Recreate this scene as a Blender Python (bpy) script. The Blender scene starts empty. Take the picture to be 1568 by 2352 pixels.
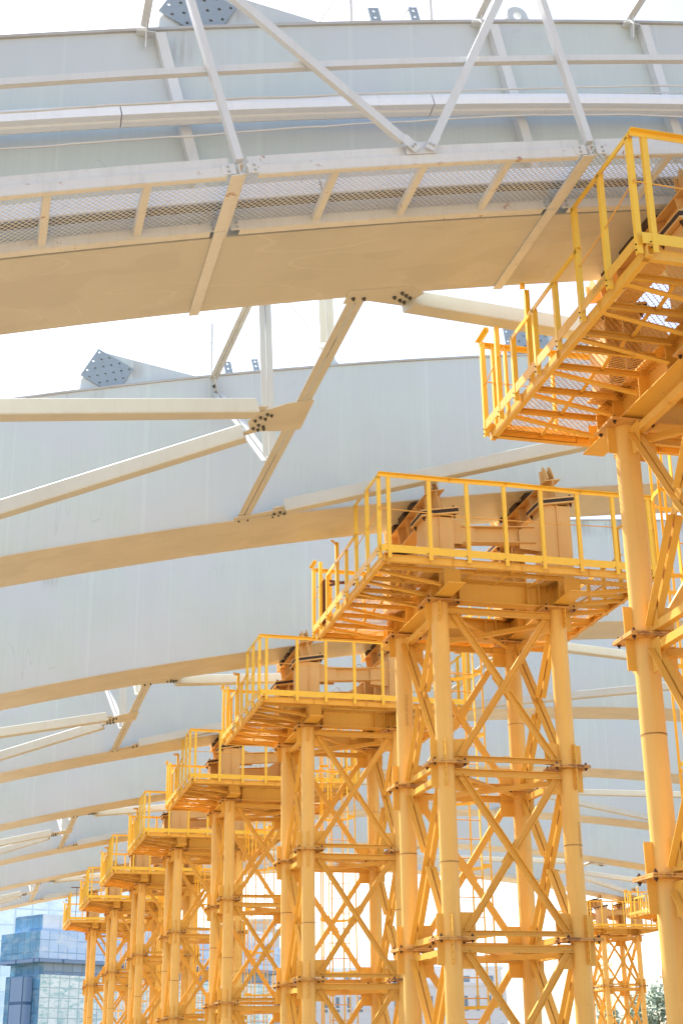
import bpy, math, random
from mathutils import Vector as V, Matrix
random.seed(7)
S = bpy.context.scene
COL = S.collection
R = math.radians
PI = math.pi

# ------------------------------------------------------------------ camera
PITCH, ROLL, YAW, FOC = 21.475, -0.7581, 14.5455, 3270.0 / 2352.0
cam = bpy.data.cameras.new('camera'); co = bpy.data.objects.new('camera', cam); COL.objects.link(co)
cam.sensor_fit = 'VERTICAL'; cam.sensor_height = 36.0; cam.sensor_width = 24.0; cam.lens = 36.0 * FOC
cam.clip_start = 0.1; cam.clip_end = 5000
_y, _p, _r = R(YAW), R(PITCH), R(ROLL)
fw = V((math.sin(_y) * math.cos(_p), math.cos(_y) * math.cos(_p), math.sin(_p)))
rt = V((math.cos(_y), -math.sin(_y), 0)); up = rt.cross(fw)
rt2 = rt * math.cos(_r) + up * math.sin(_r); up2 = up * math.cos(_r) - rt * math.sin(_r)
m = Matrix((rt2, up2, -fw)).transposed().to_4x4()
co.matrix_world = m
S.camera = co

# ------------------------------------------------------------------ light
SUN_EL, SUN_AZ = 52.0, -24.0            # azimuth measured from +Y towards +X
w = bpy.data.worlds.new('World'); S.world = w; w.use_nodes = True
nt = w.node_tree; nt.nodes.clear()
wo = nt.nodes.new('ShaderNodeOutputWorld'); bg = nt.nodes.new('ShaderNodeBackground'); sky = nt.nodes.new('ShaderNodeTexSky')
sky.sky_type = 'NISHITA'; sky.sun_disc = False
sky.sun_elevation = R(SUN_EL); sky.sun_rotation = R(SUN_AZ)
sky.air_density = 1.0; sky.dust_density = 2.2; sky.ozone_density = 1.0; sky.altitude = 100
bg.inputs['Strength'].default_value = 0.15
nt.links.new(sky.outputs[0], bg.inputs[0]); nt.links.new(bg.outputs[0], wo.inputs[0])
sl = bpy.data.lights.new('sun', 'SUN'); sl.energy = 5.0; sl.angle = R(0.5); sl.color = (1.0, 0.97, 0.88)
so = bpy.data.objects.new('sun', sl); COL.objects.link(so)
sd = V((math.sin(R(SUN_AZ)) * math.cos(R(SUN_EL)), math.cos(R(SUN_AZ)) * math.cos(R(SUN_EL)), math.sin(R(SUN_EL))))
so.rotation_euler = sd.to_track_quat('Z', 'Y').to_euler(); so.location = sd * 60
S.view_settings.view_transform = 'Standard'; S.view_settings.look = 'None'
S.view_settings.exposure = 1.32; S.view_settings.gamma = 1.0

# ------------------------------------------------------------------ materials
def ramp(nt, fac, stops):
    n = nt.nodes.new('ShaderNodeValToRGB'); e = n.color_ramp.elements
    while len(e) < len(stops): e.new(0.5)
    for i, (p, c) in enumerate(stops): e[i].position = p; e[i].color = (c[0], c[1], c[2], 1)
    nt.links.new(fac, n.inputs[0]); return n.outputs[0]
def noise(nt, scale, vec, detail=4, rough=0.6):
    n = nt.nodes.new('ShaderNodeTexNoise'); n.inputs['Scale'].default_value = scale
    n.inputs['Detail'].default_value = detail; n.inputs['Roughness'].default_value = rough
    nt.links.new(vec, n.inputs['Vector']); return n.outputs['Fac']
def mixc(nt, fac, a, b, kind='MIX'):
    n = nt.nodes.new('ShaderNodeMix'); n.data_type = 'RGBA'; n.blend_type = kind
    for s, v in ((n.inputs[0], fac), (n.inputs[6], a), (n.inputs[7], b)):
        if hasattr(v, 'is_linked') or hasattr(v, 'node'): nt.links.new(v, s)
        elif isinstance(v, (int, float)): s.default_value = v
        else: s.default_value = (v[0], v[1], v[2], 1)
    return n.outputs[2]
def mapping(nt, vec, scale):
    n = nt.nodes.new('ShaderNodeMapping'); n.inputs['Scale'].default_value = scale
    nt.links.new(vec, n.inputs['Vector']); return n.outputs[0]
def paint(name, c, c2=None, rough=0.45, streak=0.5, rust=0.0, rustc=(0.16, 0.05, 0.02), dirt=(0.25, 0.2, 0.15), dirtamt=0.25, spec=0.35, bump=0.0, metal=0.0, rnd=0.0):
    mt = bpy.data.materials.new(name); mt.use_nodes = True; nt = mt.node_tree
    b = nt.nodes['Principled BSDF']
    tc = nt.nodes.new('ShaderNodeTexCoord').outputs['Object']
    c2 = c2 or tuple(x * 0.86 for x in c)
    f1 = noise(nt, 1.3, tc, 5)
    col = mixc(nt, ramp(nt, f1, [(0.35, (0, 0, 0)), (0.68, (1, 1, 1))]), c, c2)
    if streak:
        f2 = noise(nt, 1.0, mapping(nt, tc, (14, 14, 0.7)), 5, 0.7)
        dm = mixc(nt, dirtamt, c, dirt)
        col = mixc(nt, ramp(nt, f2, [(0.5, (0, 0, 0)), (0.8, (streak,) * 3)]), col, dm)
    f4 = noise(nt, 26.0, tc, 3)
    col = mixc(nt, ramp(nt, f4, [(0.62, (0, 0, 0)), (0.8, (0.35,) * 3)]), col, mixc(nt, 0.4, c2, dirt))
    if rnd:
        oi = nt.nodes.new('ShaderNodeObjectInfo'); col = mixc(nt, ramp(nt, oi.outputs['Random'], [(0.0, (0, 0, 0)), (1.0, (rnd,) * 3)]), col, (c[0] * 0.93, c[1] * 0.97, c[2] * 1.3))
    if rust:
        f3 = noise(nt, 7.0, tc, 8, 0.75)
        f5 = noise(nt, 0.9, tc, 2)
        lo = 0.74 - rust * 0.16
        rf = ramp(nt, f3, [(lo, (0, 0, 0)), (lo + 0.04, (1, 1, 1))])
        n = nt.nodes.new('ShaderNodeMath'); n.operation = 'MULTIPLY'
        nt.links.new(rf, n.inputs[0]); nt.links.new(ramp(nt, f5, [(0.42, (0, 0, 0)), (0.6, (1, 1, 1))]), n.inputs[1])
        col = mixc(nt, n.outputs[0], col, rustc)
    nt.links.new(col, b.inputs['Base Color'])
    rr = ramp(nt, f1, [(0.3, (rough - 0.06,) * 3), (0.7, (rough + 0.12,) * 3)])
    nt.links.new(rr, b.inputs['Roughness'])
    b.inputs['Specular IOR Level'].default_value = spec; b.inputs['Metallic'].default_value = metal
    if bump:
        bn = nt.nodes.new('ShaderNodeBump'); bn.inputs['Strength'].default_value = bump; bn.inputs['Distance'].default_value = 0.01
        nt.links.new(noise(nt, 2.2, tc, 3), bn.inputs['Height']); nt.links.new(bn.outputs[0], b.inputs['Normal'])
    return mt
M = {}
M['leg'] = paint('yellow_leg_paint', (0.81, 0.49, 0.118), (0.75, 0.435, 0.105), rough=0.36, rust=0.45, rustc=(0.34, 0.17, 0.07), dirtamt=0.45, rnd=0.5)
M['brace'] = paint('yellow_brace_paint', (0.80, 0.45, 0.07), (0.71, 0.385, 0.07), rough=0.42, rust=0.6, rustc=(0.30, 0.13, 0.05), dirtamt=0.45, rnd=0.8)
M['deck'] = paint('yellow_deck_paint', (0.80, 0.45, 0.065), (0.70, 0.37, 0.062), rough=0.45, rust=0.7, rustc=(0.28, 0.11, 0.04), dirtamt=0.5, rnd=0.6)
M['flange'] = paint('worn_flange_paint', (0.74, 0.42, 0.12), (0.50, 0.26, 0.09), rough=0.5, rust=1.5, rustc=(0.22, 0.085, 0.035), streak=0)
M['tray'] = paint('tray_underside_shade', (0.20, 0.22, 0.24), rough=0.7, streak=0)
M['rail'] = paint('yellow_rail_paint', (0.88, 0.55, 0.05), (0.82, 0.48, 0.06), rough=0.38, rust=0.4, dirtamt=0.35, rnd=0.5)
M['saddle'] = paint('tan_saddle_paint', (0.74, 0.45, 0.17), (0.68, 0.39, 0.14), rough=0.5, rust=0.3)
def web_paint(name, c, c2):
    mt = paint(name, c, c2, rough=0.42, streak=0.0, bump=0.3); nt = mt.node_tree; b = nt.nodes['Principled BSDF']
    col = b.inputs['Base Color'].links[0].from_socket; tc = nt.nodes.new('ShaderNodeTexCoord').outputs['Object']
    sep = nt.nodes.new('ShaderNodeSeparateXYZ'); nt.links.new(tc, sep.inputs[0])
    def mth(op, a, b_=None, c_=None):
        n = nt.nodes.new('ShaderNodeMath'); n.operation = op
        for s_, v in zip(n.inputs, (a, b_, c_)):
            if v is None: continue
            if isinstance(v, (int, float)): s_.default_value = v
            else: nt.links.new(v, s_)
        return n.outputs[0]
    d = mth('ADD', sep.outputs['Z'], mth('MULTIPLY', mth('MULTIPLY', sep.outputs['X'], sep.outputs['X']), 1 / 138.0))   # height above the girder's lower edge
    fine = noise(nt, 1.0, mapping(nt, tc, (42, 1, 0.9)), 3, 0.7)
    col = mixc(nt, ramp(nt, fine, [(0.42, (0, 0, 0)), (0.70, (0.45,) * 3)]), col, tuple(v * 0.91 for v in c))
    med = noise(nt, 1.0, mapping(nt, tc, (5, 1, 0.28)), 4, 0.65)
    col = mixc(nt, ramp(nt, med, [(0.52, (0, 0, 0)), (0.74, (0.6,) * 3)]), col, tuple(v * 1.06 for v in c))
    big = noise(nt, 0.6, tc, 3)
    col = mixc(nt, ramp(nt, big, [(0.46, (0, 0, 0)), (0.56, (0.7,) * 3)]), col, (c[0] * 1.0, c[1] * 0.955, c[2] * 1.03))
    # butt welds of the web plates
    for per, ofs, wdt in ((3.3, 0.4, 0.012), (3.3, 1.02, 0.02), (5.9, 2.0, 0.03)):
        f = mth('ABSOLUTE', mth('SUBTRACT', mth('FRACT', mth('ADD', mth('DIVIDE', sep.outputs['X'], per), 10 + ofs / per)), 0.5))
        msk = mth('LESS_THAN', f, wdt / per)
        col = mixc(nt, mth('MULTIPLY', msk, 0.28), col, (c[0] * 1.13, c[1] * 1.14, c[2] * 1.12))
    # brown drips under the top flange, run-off lines here and there
    dr = noise(nt, 1.0, mapping(nt, tc, (16, 1, 0.5)), 5, 0.75); pat = noise(nt, 0.42, tc, 3)
    edge = nt.nodes.new('ShaderNodeMapRange'); edge.inputs[1].default_value = 1.98; edge.inputs[2].default_value = 2.27; nt.links.new(mth('ADD', d, mth('MULTIPLY', dr, 0.22)), edge.inputs[0])
    m1 = mth('MULTIPLY', mth('MULTIPLY', edge.outputs[0], ramp(nt, pat, [(0.55, (0, 0, 0)), (0.62, (1, 1, 1))])), ramp(nt, dr, [(0.36, (0, 0, 0)), (0.55, (1, 1, 1))]))
    col = mixc(nt, mth('MULTIPLY', m1, 0.6), col, (0.26, 0.20, 0.15))
    ln = noise(nt, 1.0, mapping(nt, tc, (2.1, 1, 0.22)), 2, 0.5); l2 = mth('LESS_THAN', mth('ABSOLUTE', mth('SUBTRACT', ln, 0.5)), 0.0022)
    pat2 = noise(nt, 0.5, mapping(nt, tc, (1, 1, 1.7)), 2)
    col = mixc(nt, mth('MULTIPLY', mth('MULTIPLY', l2, ramp(nt, pat2, [(0.5, (0, 0, 0)), (0.56, (1, 1, 1))])), 0.35), col, tuple(v * 0.72 for v in c))
    nt.links.new(col, b.inputs['Base Color']); return mt
M['grey'] = web_paint('grey_girder_paint', (0.545, 0.60, 0.575), (0.525, 0.57, 0.56))
def flange_paint(name, c, c2):
    mt = paint(name, c, c2, rough=0.36, streak=0.0, bump=0.4); nt = mt.node_tree; b = nt.nodes['Principled BSDF']
    col = b.inputs['Base Color'].links[0].from_socket; tc = nt.nodes.new('ShaderNodeTexCoord').outputs['Object']
    for sc, wd_, am, ss in (((0.22, 1.5, 1), 0.0028, 0.25, 3), ((0.5, 0.8, 1), 0.0012, 0.2, 11)):
        mp = mapping(nt, tc, sc); n = noise(nt, 1.0, mp, 1, 0.4)
        a = nt.nodes.new('ShaderNodeMath'); a.operation = 'SUBTRACT'; nt.links.new(n, a.inputs[0]); a.inputs[1].default_value = 0.5 if ss == 3 else 0.46
        e = nt.nodes.new('ShaderNodeMath'); e.operation = 'ABSOLUTE'; nt.links.new(a.outputs[0], e.inputs[0])
        l = nt.nodes.new('ShaderNodeMath'); l.operation = 'LESS_THAN'; nt.links.new(e.outputs[0], l.inputs[0]); l.inputs[1].default_value = wd_
        q = nt.nodes.new('ShaderNodeMath'); q.operation = 'MULTIPLY'; nt.links.new(l.outputs[0], q.inputs[0]); q.inputs[1].default_value = am
        col = mixc(nt, q.outputs[0], col, tuple(min(1, v * 1.25) for v in c))
    pt = noise(nt, 1.1, mapping(nt, tc, (1, 2.2, 1)), 2, 0.4)
    col = mixc(nt, ramp(nt, pt, [(0.57, (0, 0, 0)), (0.59, (0.35,) * 3)]), col, tuple(v * 0.82 for v in c))
    sm = noise(nt, 9.0, tc, 8, 0.8); ar = noise(nt, 0.55, tc, 2)
    col = mixc(nt, mixc(nt, 1.0, ramp(nt, sm, [(0.60, (0, 0, 0)), (0.66, (0.6,) * 3)]), ramp(nt, ar, [(0.56, (0, 0, 0)), (0.62, (1, 1, 1))]), 'MULTIPLY'), col, tuple(min(1, v * 1.3) for v in c))
    nt.links.new(col, b.inputs['Base Color']); return mt
M['greyflange'] = flange_paint('bounce_tinted_flange_grey', (0.575, 0.55, 0.49), (0.535, 0.51, 0.445))  # girder grey with the warm ground bounce tinted into its colour
M['greytop'] = paint('grey_stained_edge', (0.50, 0.50, 0.49), (0.40, 0.37, 0.33), rough=0.6, rust=0.4, rustc=(0.2, 0.14, 0.1))
M['strut'] = paint('beige_white_strut_paint', (0.55, 0.55, 0.51), (0.51, 0.505, 0.465), rough=0.42, dirtamt=0.3)
M['white'] = paint('white_steel_paint', (0.66, 0.67, 0.67), (0.62, 0.63, 0.62), rough=0.42, rust=0.15, dirtamt=0.3)
M['walk'] = paint('white_walkway_paint', (0.70, 0.69, 0.66), (0.64, 0.62, 0.58), rough=0.5, rust=0.85, rustc=(0.33, 0.12, 0.04), dirtamt=0.4)
M['meshw'] = paint('rusty_white_mesh', (0.74, 0.74, 0.70), (0.66, 0.60, 0.52), rough=0.6, rust=0.8, rustc=(0.35, 0.13, 0.04))
M['meshy'] = paint('yellow_mesh_paint', (0.78, 0.42, 0.07), (0.62, 0.31, 0.06), rough=0.55, rust=0.8)
M['gutter'] = paint('white_gutter_sheet', (0.82, 0.84, 0.87), (0.78, 0.80, 0.83), rough=0.3, rust=0.1)
M['plate'] = paint('primed_blue_grey_plate', (0.31, 0.37, 0.42), (0.28, 0.33, 0.38), rough=0.5)
M['bolt'] = paint('dark_rusty_bolt', (0.07, 0.035, 0.025), rough=0.6, streak=0)
M['boltg'] = paint('dark_grey_bolt', (0.10, 0.10, 0.09), rough=0.55, streak=0)
M['boltw'] = paint('zinc_bolt', (0.5, 0.52, 0.52), rough=0.4, streak=0)
M['pad'] = paint('brown_black_timber_pad', (0.045, 0.032, 0.026), (0.09, 0.055, 0.04), rough=0.8, streak=0)
M['weld'] = paint('scorched_weld_seam', (0.60, 0.34, 0.11), (0.20, 0.09, 0.04), rough=0.6, rust=0.9, streak=0)
M['dark'] = paint('dark_brown_post_paint', (0.13, 0.035, 0.02), rough=0.6, streak=0)
M['cable'] = paint('pale_cable_sheath', (0.66, 0.65, 0.62), rough=0.5, streak=0)
M['rope'] = paint('yellow_rod', (0.80, 0.42, 0.09), rough=0.5, streak=0)
M['concrete'] = paint('pale_concrete', (0.42, 0.39, 0.34), rough=0.9)
M['ink'] = paint('faded_stencil_ink', (0.50, 0.33, 0.14), rough=0.7, streak=0)
M['inkb'] = paint('blue_grey_stencil_ink', (0.16, 0.22, 0.30), rough=0.7, streak=0)

# ------------------------------------------------------------------ mesh builder
def rect(a, b): return [(-a / 2, -b / 2), (a / 2, -b / 2), (a / 2, b / 2), (-a / 2, b / 2)]
def ell(a, b, t): return [(0, 0), (a, 0), (a, t), (t, t), (t, b), (0, b)]
def chan(a, b, t):      # web on the left side (s=0), flanges towards +s, centred on u
    return [(0, -b / 2), (a, -b / 2), (a, -b / 2 + t), (t, -b / 2 + t), (t, b / 2 - t), (a, b / 2 - t), (a, b / 2), (0, b / 2)]
def ibeam(a, b, t):
    h = b / 2; k = t / 2
    return [(-a / 2, -h), (a / 2, -h), (a / 2, -h + t), (k, -h + t), (k, h - t), (a / 2, h - t), (a / 2, h), (-a / 2, h), (-a / 2, h - t), (-k, h - t), (-k, -h + t), (-a / 2, -h + t)]
class MB:
    def __init__(s, off=(0, 0, 0)):
        s.v = []; s.f = []; s.mi = []; s.sm = []; s.m = 0; s.off = V(off)
    def add(s, vs, fs, smooth=False):
        n = len(s.v); s.v += [tuple(V(x) + s.off) for x in vs]
        for f in fs:
            s.f.append([i + n for i in f]); s.mi.append(s.m); s.sm.append(smooth)
    def ext(s, prof, p0, p1, upv=(0, 0, 1), caps=True):
        p0, p1 = V(p0), V(p1); t = (p1 - p0).normalized(); u = V(upv); u = u - t * u.dot(t)
        if u.length < 1e-6: u = V((0, 1, 0)) - t * t.y
        u.normalize(); k = t.cross(u); n = len(prof)
        vs = [p + k * a + u * b for p in (p0, p1) for a, b in prof]
        fs = [[i, i + n, (i + 1) % n + n, (i + 1) % n] for i in range(n)]
        if caps: fs += [list(range(n)), list(range(2 * n - 1, n - 1, -1))]
        s.add(vs, fs)
    def bar(s, p0, p1, a, b, upv=(0, 0, 1)): s.ext(rect(a, b), p0, p1, upv)
    def box(s, x0, x1, y0, y1, z0, z1):
        s.add([(x, y, z) for z in (z0, z1) for x, y in ((x0, y0), (x1, y0), (x1, y1), (x0, y1))],
              [(3, 2, 1, 0), (4, 5, 6, 7), (0, 1, 5, 4), (1, 2, 6, 5), (2, 3, 7, 6), (3, 0, 4, 7)])
    def tube(s, p0, p1, r, n=20, caps=True):
        p0, p1 = V(p0), V(p1); t = (p1 - p0).normalized(); a = t.orthogonal().normalized(); b = t.cross(a)
        vs = [p + (a * math.cos(2 * PI * i / n) + b * math.sin(2 * PI * i / n)) * r for p in (p0, p1) for i in range(n)]
        s.add(vs, [[i, (i + 1) % n, (i + 1) % n + n, i + n] for i in range(n)], True)
        if caps: s.add(vs[:n], [list(range(n - 1, -1, -1))]); s.add(vs[n:], [list(range(n))])
    def path(s, pts, r, n=6):
        for i in range(len(pts) - 1): s.tube(pts[i], pts[i + 1], r, n)
    def slab(s, poly, nrm, t):
        nrm = V(nrm).normalized() * t; n = len(poly); a = [V(p) - nrm / 2 for p in poly]; b = [V(p) + nrm / 2 for p in poly]
        s.add(a + b, [list(range(n - 1, -1, -1)), list(range(n, 2 * n))] + [[i, (i + 1) % n, (i + 1) % n + n, i + n] for i in range(n)])
    def bolt(s, p, d, r=0.018, h=0.02):
        d = V(d).normalized(); s.tube(p, V(p) + d * h, r, 6); s.tube(V(p) + d * h, V(p) + d * (h * 1.9), r * 0.5, 6)
    def holes(s, o, u, v, nu, nv, cu, cv, hr, t, skip=()):
        # plate of cells each with a round hole; o corner, u,v unit vectors
        o, u, v = V(o), V(u).normalized(), V(v).normalized(); n = u.cross(v).normalized() * (t / 2)
        for i in range(nu):
            for j in range(nv):
                c = o + u * (cu * (i + .5)) + v * (cv * (j + .5))
                hole = (i, j) not in skip
                K = 8
                outer = []
                for k in range(K):
                    an = 2 * PI * k / K; x, y = math.cos(an), math.sin(an); mx = max(abs(x), abs(y)); outer.append((x / mx * cu / 2, y / mx * cv / 2))
                inn = [(math.cos(2 * PI * k / K) * hr, math.sin(2 * PI * k / K) * hr) for k in range(K)]
                # corners added so that the cell stays rectangular
                cor = [(cu / 2, cv / 2), (-cu / 2, cv / 2), (-cu / 2, -cv / 2), (cu / 2, -cv / 2)]
                P = lambda q, sg: c + u * q[0] + v * q[1] + n * sg
                if not hole:
                    s.add([P(q, 1) for q in cor] + [P(q, -1) for q in cor], [(0, 1, 2, 3), (7, 6, 5, 4)]); continue
                vs = [P(q, 1) for q in outer] + [P(q, 1) for q in inn] + [P(q, -1) for q in outer] + [P(q, -1) for q in inn]
                fs = []
                for k in range(K):
                    k2 = (k + 1) % K
                    fs += [(k, k2, K + k2, K + k), (2 * K + k2, 2 * K + k, 3 * K + k, 3 * K + k2), (K + k, K + k2, 3 * K + k2, 3 * K + k)]
                s.add(vs, fs)
                nb = len(vs)
        e = n * 1.0
        W, H = cu * nu, cv * nv
        for a, b in (((0, 0), (W, 0)), ((W, 0), (W, H)), ((W, H), (0, H)), ((0, H), (0, 0))):
            pa = o + u * a[0] + v * a[1]; pb = o + u * b[0] + v * b[1]
            s.add([pa - e, pb - e, pb + e, pa + e], [(0, 1, 2, 3)])
    def build(s, name, mat, parent=None, loc=None):
        me = bpy.data.meshes.new(name); me.from_pydata([tuple(v) for v in s.v], [], s.f); 
        for k in (mat if isinstance(mat, (list, tuple)) else [mat]): me.materials.append(M[k])
        me.polygons.foreach_set('material_index', s.mi); me.polygons.foreach_set('use_smooth', s.sm); me.update()
        o = bpy.data.objects.new(name, me); COL.objects.link(o)
        if parent: o.parent = parent
        if loc is not None: o.location = loc
        return o
def thing(name, label, cat, loc=(0, 0, 0), group=None):
    o = bpy.data.objects.new(name, None); COL.objects.link(o); o.location = loc; o.empty_display_size = 0.3
    return tag(o, label, cat, group)
def tag(o, label, cat, group=None):
    o['label'] = label; o['category'] = cat
    if group: o['group'] = group
    return o
def copy_tree(o, parent=None, skip=()):
    c = o.copy(); COL.objects.link(c); c.parent = parent
    for ch in list(o.children):
        if ch.name.split('.')[0] in skip: continue
        copy_tree(ch, c, skip)
    return c
def expanded(mb, x0, x1, y0, y1, zf, sx, sy, wd=0.007, th=0.003):
    # expanded-metal sheet: zigzag strands running along y that touch their neighbours at bonds
    nx = int(round((x1 - x0) / sx)); ny = int(round((y1 - y0) / (sy / 2))); sx = (x1 - x0) / nx; hy = (y1 - y0) / ny
    for i in range(nx + 1):
        xc = x0 + i * sx; pts = []
        for j in range(ny + 1):
            y = y0 + j * hy; sg = 1 if (i + j) % 2 else -1
            xx = min(max(xc + sg * (sx / 2 - wd * 0.25), x0), x1)
            pts.append((xx, max(y - hy * 0.17, y0))); pts.append((xx, min(y + hy * 0.17, y1)))
        vs = []; fs = []
        for k, (x, y) in enumerate(pts):
            z = zf(x, y); vs += [(x - wd / 2, y, z), (x + wd / 2, y, z + th), (x + wd / 2, y, z), ]
            if k:
                a = (k - 1) * 3; b = k * 3
                fs += [(a, b, b + 1, a + 1), (a + 1, b + 1, b + 2, a + 2), (a + 2, b + 2, b, a)]
        mb.add(vs, fs)

# ------------------------------------------------------------------ layout constants (metres; tower 2 is the reference)
DX, DY, DZ = -0.1082, 7.6617, -0.0443
AX, AY, AZ = 6.0595, 18.0073, 6.0784          # near-left leg of tower 2, top
LW, LD = 1.75, 1.80
TC = V((AX + LW / 2, AY + LD / 2, 0))
H = 8.4                                        # leg height
GZ = -2.3                                      # ground level
APX, APZ, RAD = 18.7, 8.95, 69.0
def zb(x): return APZ - (x - APX) ** 2 / (2 * RAD)
def arch(x, dz=0.0):                           # point on the bottom arch moved dz along the arch normal
    a = (x - APX) / RAD; n = (a, math.sqrt(1 - a * a)); return (x + n[0] * dz, zb(x) + n[1] * dz)
def nrm(x):
    a = (x - APX) / RAD; return V((a, 0, math.sqrt(1 - a * a)))
def off(n): return V((DX * (n - 2), DY * (n - 2), DZ * (n - 2)))

# ------------------------------------------------------------------ ground
def flat(name, x0, x1, y0, y1, z, mat):
    me = bpy.data.meshes.new(name); me.from_pydata([(x0, y0, z), (x1, y0, z), (x1, y1, z), (x0, y1, z)], [], [(0, 1, 2, 3)])
    me.materials.append(M[mat]); o = bpy.data.objects.new(name, me); COL.objects.link(o); o['kind'] = 'structure'; return o
M['soil'] = paint('sandy_building_ground', (0.345, 0.255, 0.150), (0.275, 0.20, 0.115), rough=0.95, streak=0)
flat('ground', -2500, 2500, -2500, 2500, GZ, 'soil')

# ------------------------------------------------------------------ tower
def make_tower():
    T = thing('support_tower', 'x', 'tower', (TC.x, TC.y, AZ - H))
    O = (0, 0, H)                              # local z: 0 is the top of the legs
    hx, hy = LW / 2, LD / 2
    lv = [0.0, -2.26, -4.515, -6.77, -8.4]
    corners = {'A': (-hx, -hy), 'B': (hx, -hy), 'C': (-hx, hy), 'D': (hx, hy)}
    r = 0.122
    for k, (x, y) in corners.items():
        sx, sy = (-1 if x < 0 else 1), (-1 if y < 0 else 1)
        b = MB(O); b.tube((x, y, lv[-1]), (x, y, 0), r, 32)
        b.m = 1; zz = {'A': -3.55, 'B': -3.3, 'C': -3.2, 'D': -1.25}[k]; b.tube((x, y, zz - .007), (x, y, zz + .007), r + .003, 32, False)
        leg = b.build('leg', ['leg', 'weld'], T)
        for i, z in enumerate(lv[:4]):         # flanges with bolts and fin plates
            f = MB(O); t = 0.02
            e = 0.16
            x0, x1 = sorted((x + sx * 0.25, x - sx * 0.27)); y0, y1 = sorted((y + sy * 0.21, y - sy * 0.23))
            if i: f.box(x0, x1, y0, y1, z - t, z - 0.002)
            f.box(x0 + .004, x1 - .004, y0 + .004, y1 - .004, z + 0.002, z + t) if i else f.box(x0, x1, y0, y1, z - t, z + .002)
            f.m = 1
            for bx in (x0 + .05, x1 - .05):
                for by in (y0 + .05, y1 - .05):
                    f.bolt((bx, by, z + t if i else z + .002), (0, 0, 1), .02, .02); f.bolt((bx, by, z - t), (0, 0, -1), .02, .018)
            f.build('flange_plate', ['flange', 'bolt'], leg)
            g = MB(O); zt, zl = (z + 0.33 if i else z - t), z - 0.33
            segs = [(z + t, z + .32), (z - .32, z - t)] if i else [(z - .30, z - t)]
            for a, c in segs:
                g.slab([(x + sx * (r - .01), y, a), (x + sx * (r + .085), y, a), (x + sx * (r + .085), y, c), (x + sx * (r - .01), y, c)], (0, 1, 0), .014)
                g.slab([(x + sx * .05, y + sy * (r - .02), a), (x + sx * .05, y + sy * (r + .075), a + (.03 if a < z else 0)), (x + sx * .05, y + sy * (r + .075), c - (.03 if a > z else 0)), (x + sx * .05, y + sy * (r - .02), c)], (1, 0, 0), .014)
                g.m = 1
                for q in range(3):
                    zz = a + (c - a) * (q + .7) / 3.4
                    for sd in (-1, 1): g.tube((x + sx * .05 + sd * .0075, y + sy * (r + .045), zz), (x + sx * .05 + sd * .0085, y + sy * (r + .045), zz), .009, 8)
                g.m = 0
            g.build('fin_plate', ['brace', 'bolt'], leg)
        # gusset plates in the two face planes
        for i in range(4):
            zt, zl = lv[i], lv[i + 1]
            for a, c in ((zt - .36, zt - .05), (zl + .04, zl + .34)):
                if a < -8.3 + .1: continue
                g = MB(O); g.slab([(x - sx * (r - .02), y, a), (x - sx * (r + .20), y, a), (x - sx * (r + .20), y, c), (x - sx * (r - .02), y, c)], (0, 1, 0), .012); g.build('gusset', 'brace', leg)
                g = MB(O); g.slab([(x, y - sy * (r - .02), a), (x, y - sy * (r + .17), a), (x, y - sy * (r + .17), c), (x, y - sy * (r - .02), c)], (1, 0, 0), .012); g.build('gusset', 'brace', leg)
    # face bracing
    def cbrace(p0, p1, nrmv, split, lift):
        p0, p1 = V(p0), V(p1); nv = V(nrmv); p0 = p0 + nv * lift; p1 = p1 + nv * lift
        d = (p1 - p0); t = d.normalized()
        if not split:
            b = MB(O); b.ext(chan(.05, .092, .008), p0, p1, nv.cross(t)); b.build('diagonal_brace', 'brace', T)
        else:
            mid = (p0 + p1) / 2
            b = MB(O)
            b.ext(chan(.05, .092, .008), p0, mid - t * .10, nv.cross(t)); b.ext(chan(.05, .092, .008), mid + t * .10, p1, nv.cross(t))
            b.bar(mid - t * .19, mid + t * .19, .008, .13, nv.cross(t))
            b.build('diagonal_brace', 'brace', T)
    def lbrace(p0, p1, nrmv, split):          # two angles back to back on the gusset, outstanding legs seen with a slot between
        p0, p1 = V(p0), V(p1); nv = V(nrmv); t = (p1 - p0).normalized(); q = nv.cross(t).normalized()
        if q.y > 0: q = -q
        mid = (p0 + p1) / 2
        b = MB(O)
        rng = [(p0, mid - t * .13), (mid + t * .13, p1)] if split else [(p0, p1)]
        for a, c in rng:
            for sg in (-1, 1):
                o = nv * (sg * .011)
                b.bar(a + o + nv * sg * .036 + q * .034, c + o + nv * sg * .036 + q * .034, .072, .007, q)
                b.bar(a + o + nv * sg * .0035, c + o + nv * sg * .0035, .007, .061, q)
        if split: b.bar(mid - t * .20, mid + t * .20, .008, .12, q)
        b.build('diagonal_brace', 'brace', T)
    for i in range(4):
        zt, zl = lv[i] - .16, lv[i + 1] + .10
        if i == 3: zl = lv[4] + .15
        fx, fy = hx - r - .07, hy - r - .04
        par = i % 2
        cbrace((-fx, -hy, zt), (fx, -hy, zl), (0, -1, 0), par == 0, 0.01 if par == 0 else .028)
        cbrace((fx, -hy, zt), (-fx, -hy, zl), (0, -1, 0), par == 1, 0.028 if par == 0 else .01)
        cbrace((-fx, hy, zt), (fx, hy, zl), (0, 1, 0), par == 1, .02)
        cbrace((fx, hy, zt), (-fx, hy, zl), (0, 1, 0), par == 0, .04)
        for sx in (-1, 1):
            lbrace((sx * hx, -fy, zt), (sx * hx, fy, zl), (sx, 0, 0), par == 0)
            lbrace((sx * hx, fy, zt), (sx * hx, -fy, zl), (sx, 0, 0), par == 1)
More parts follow.
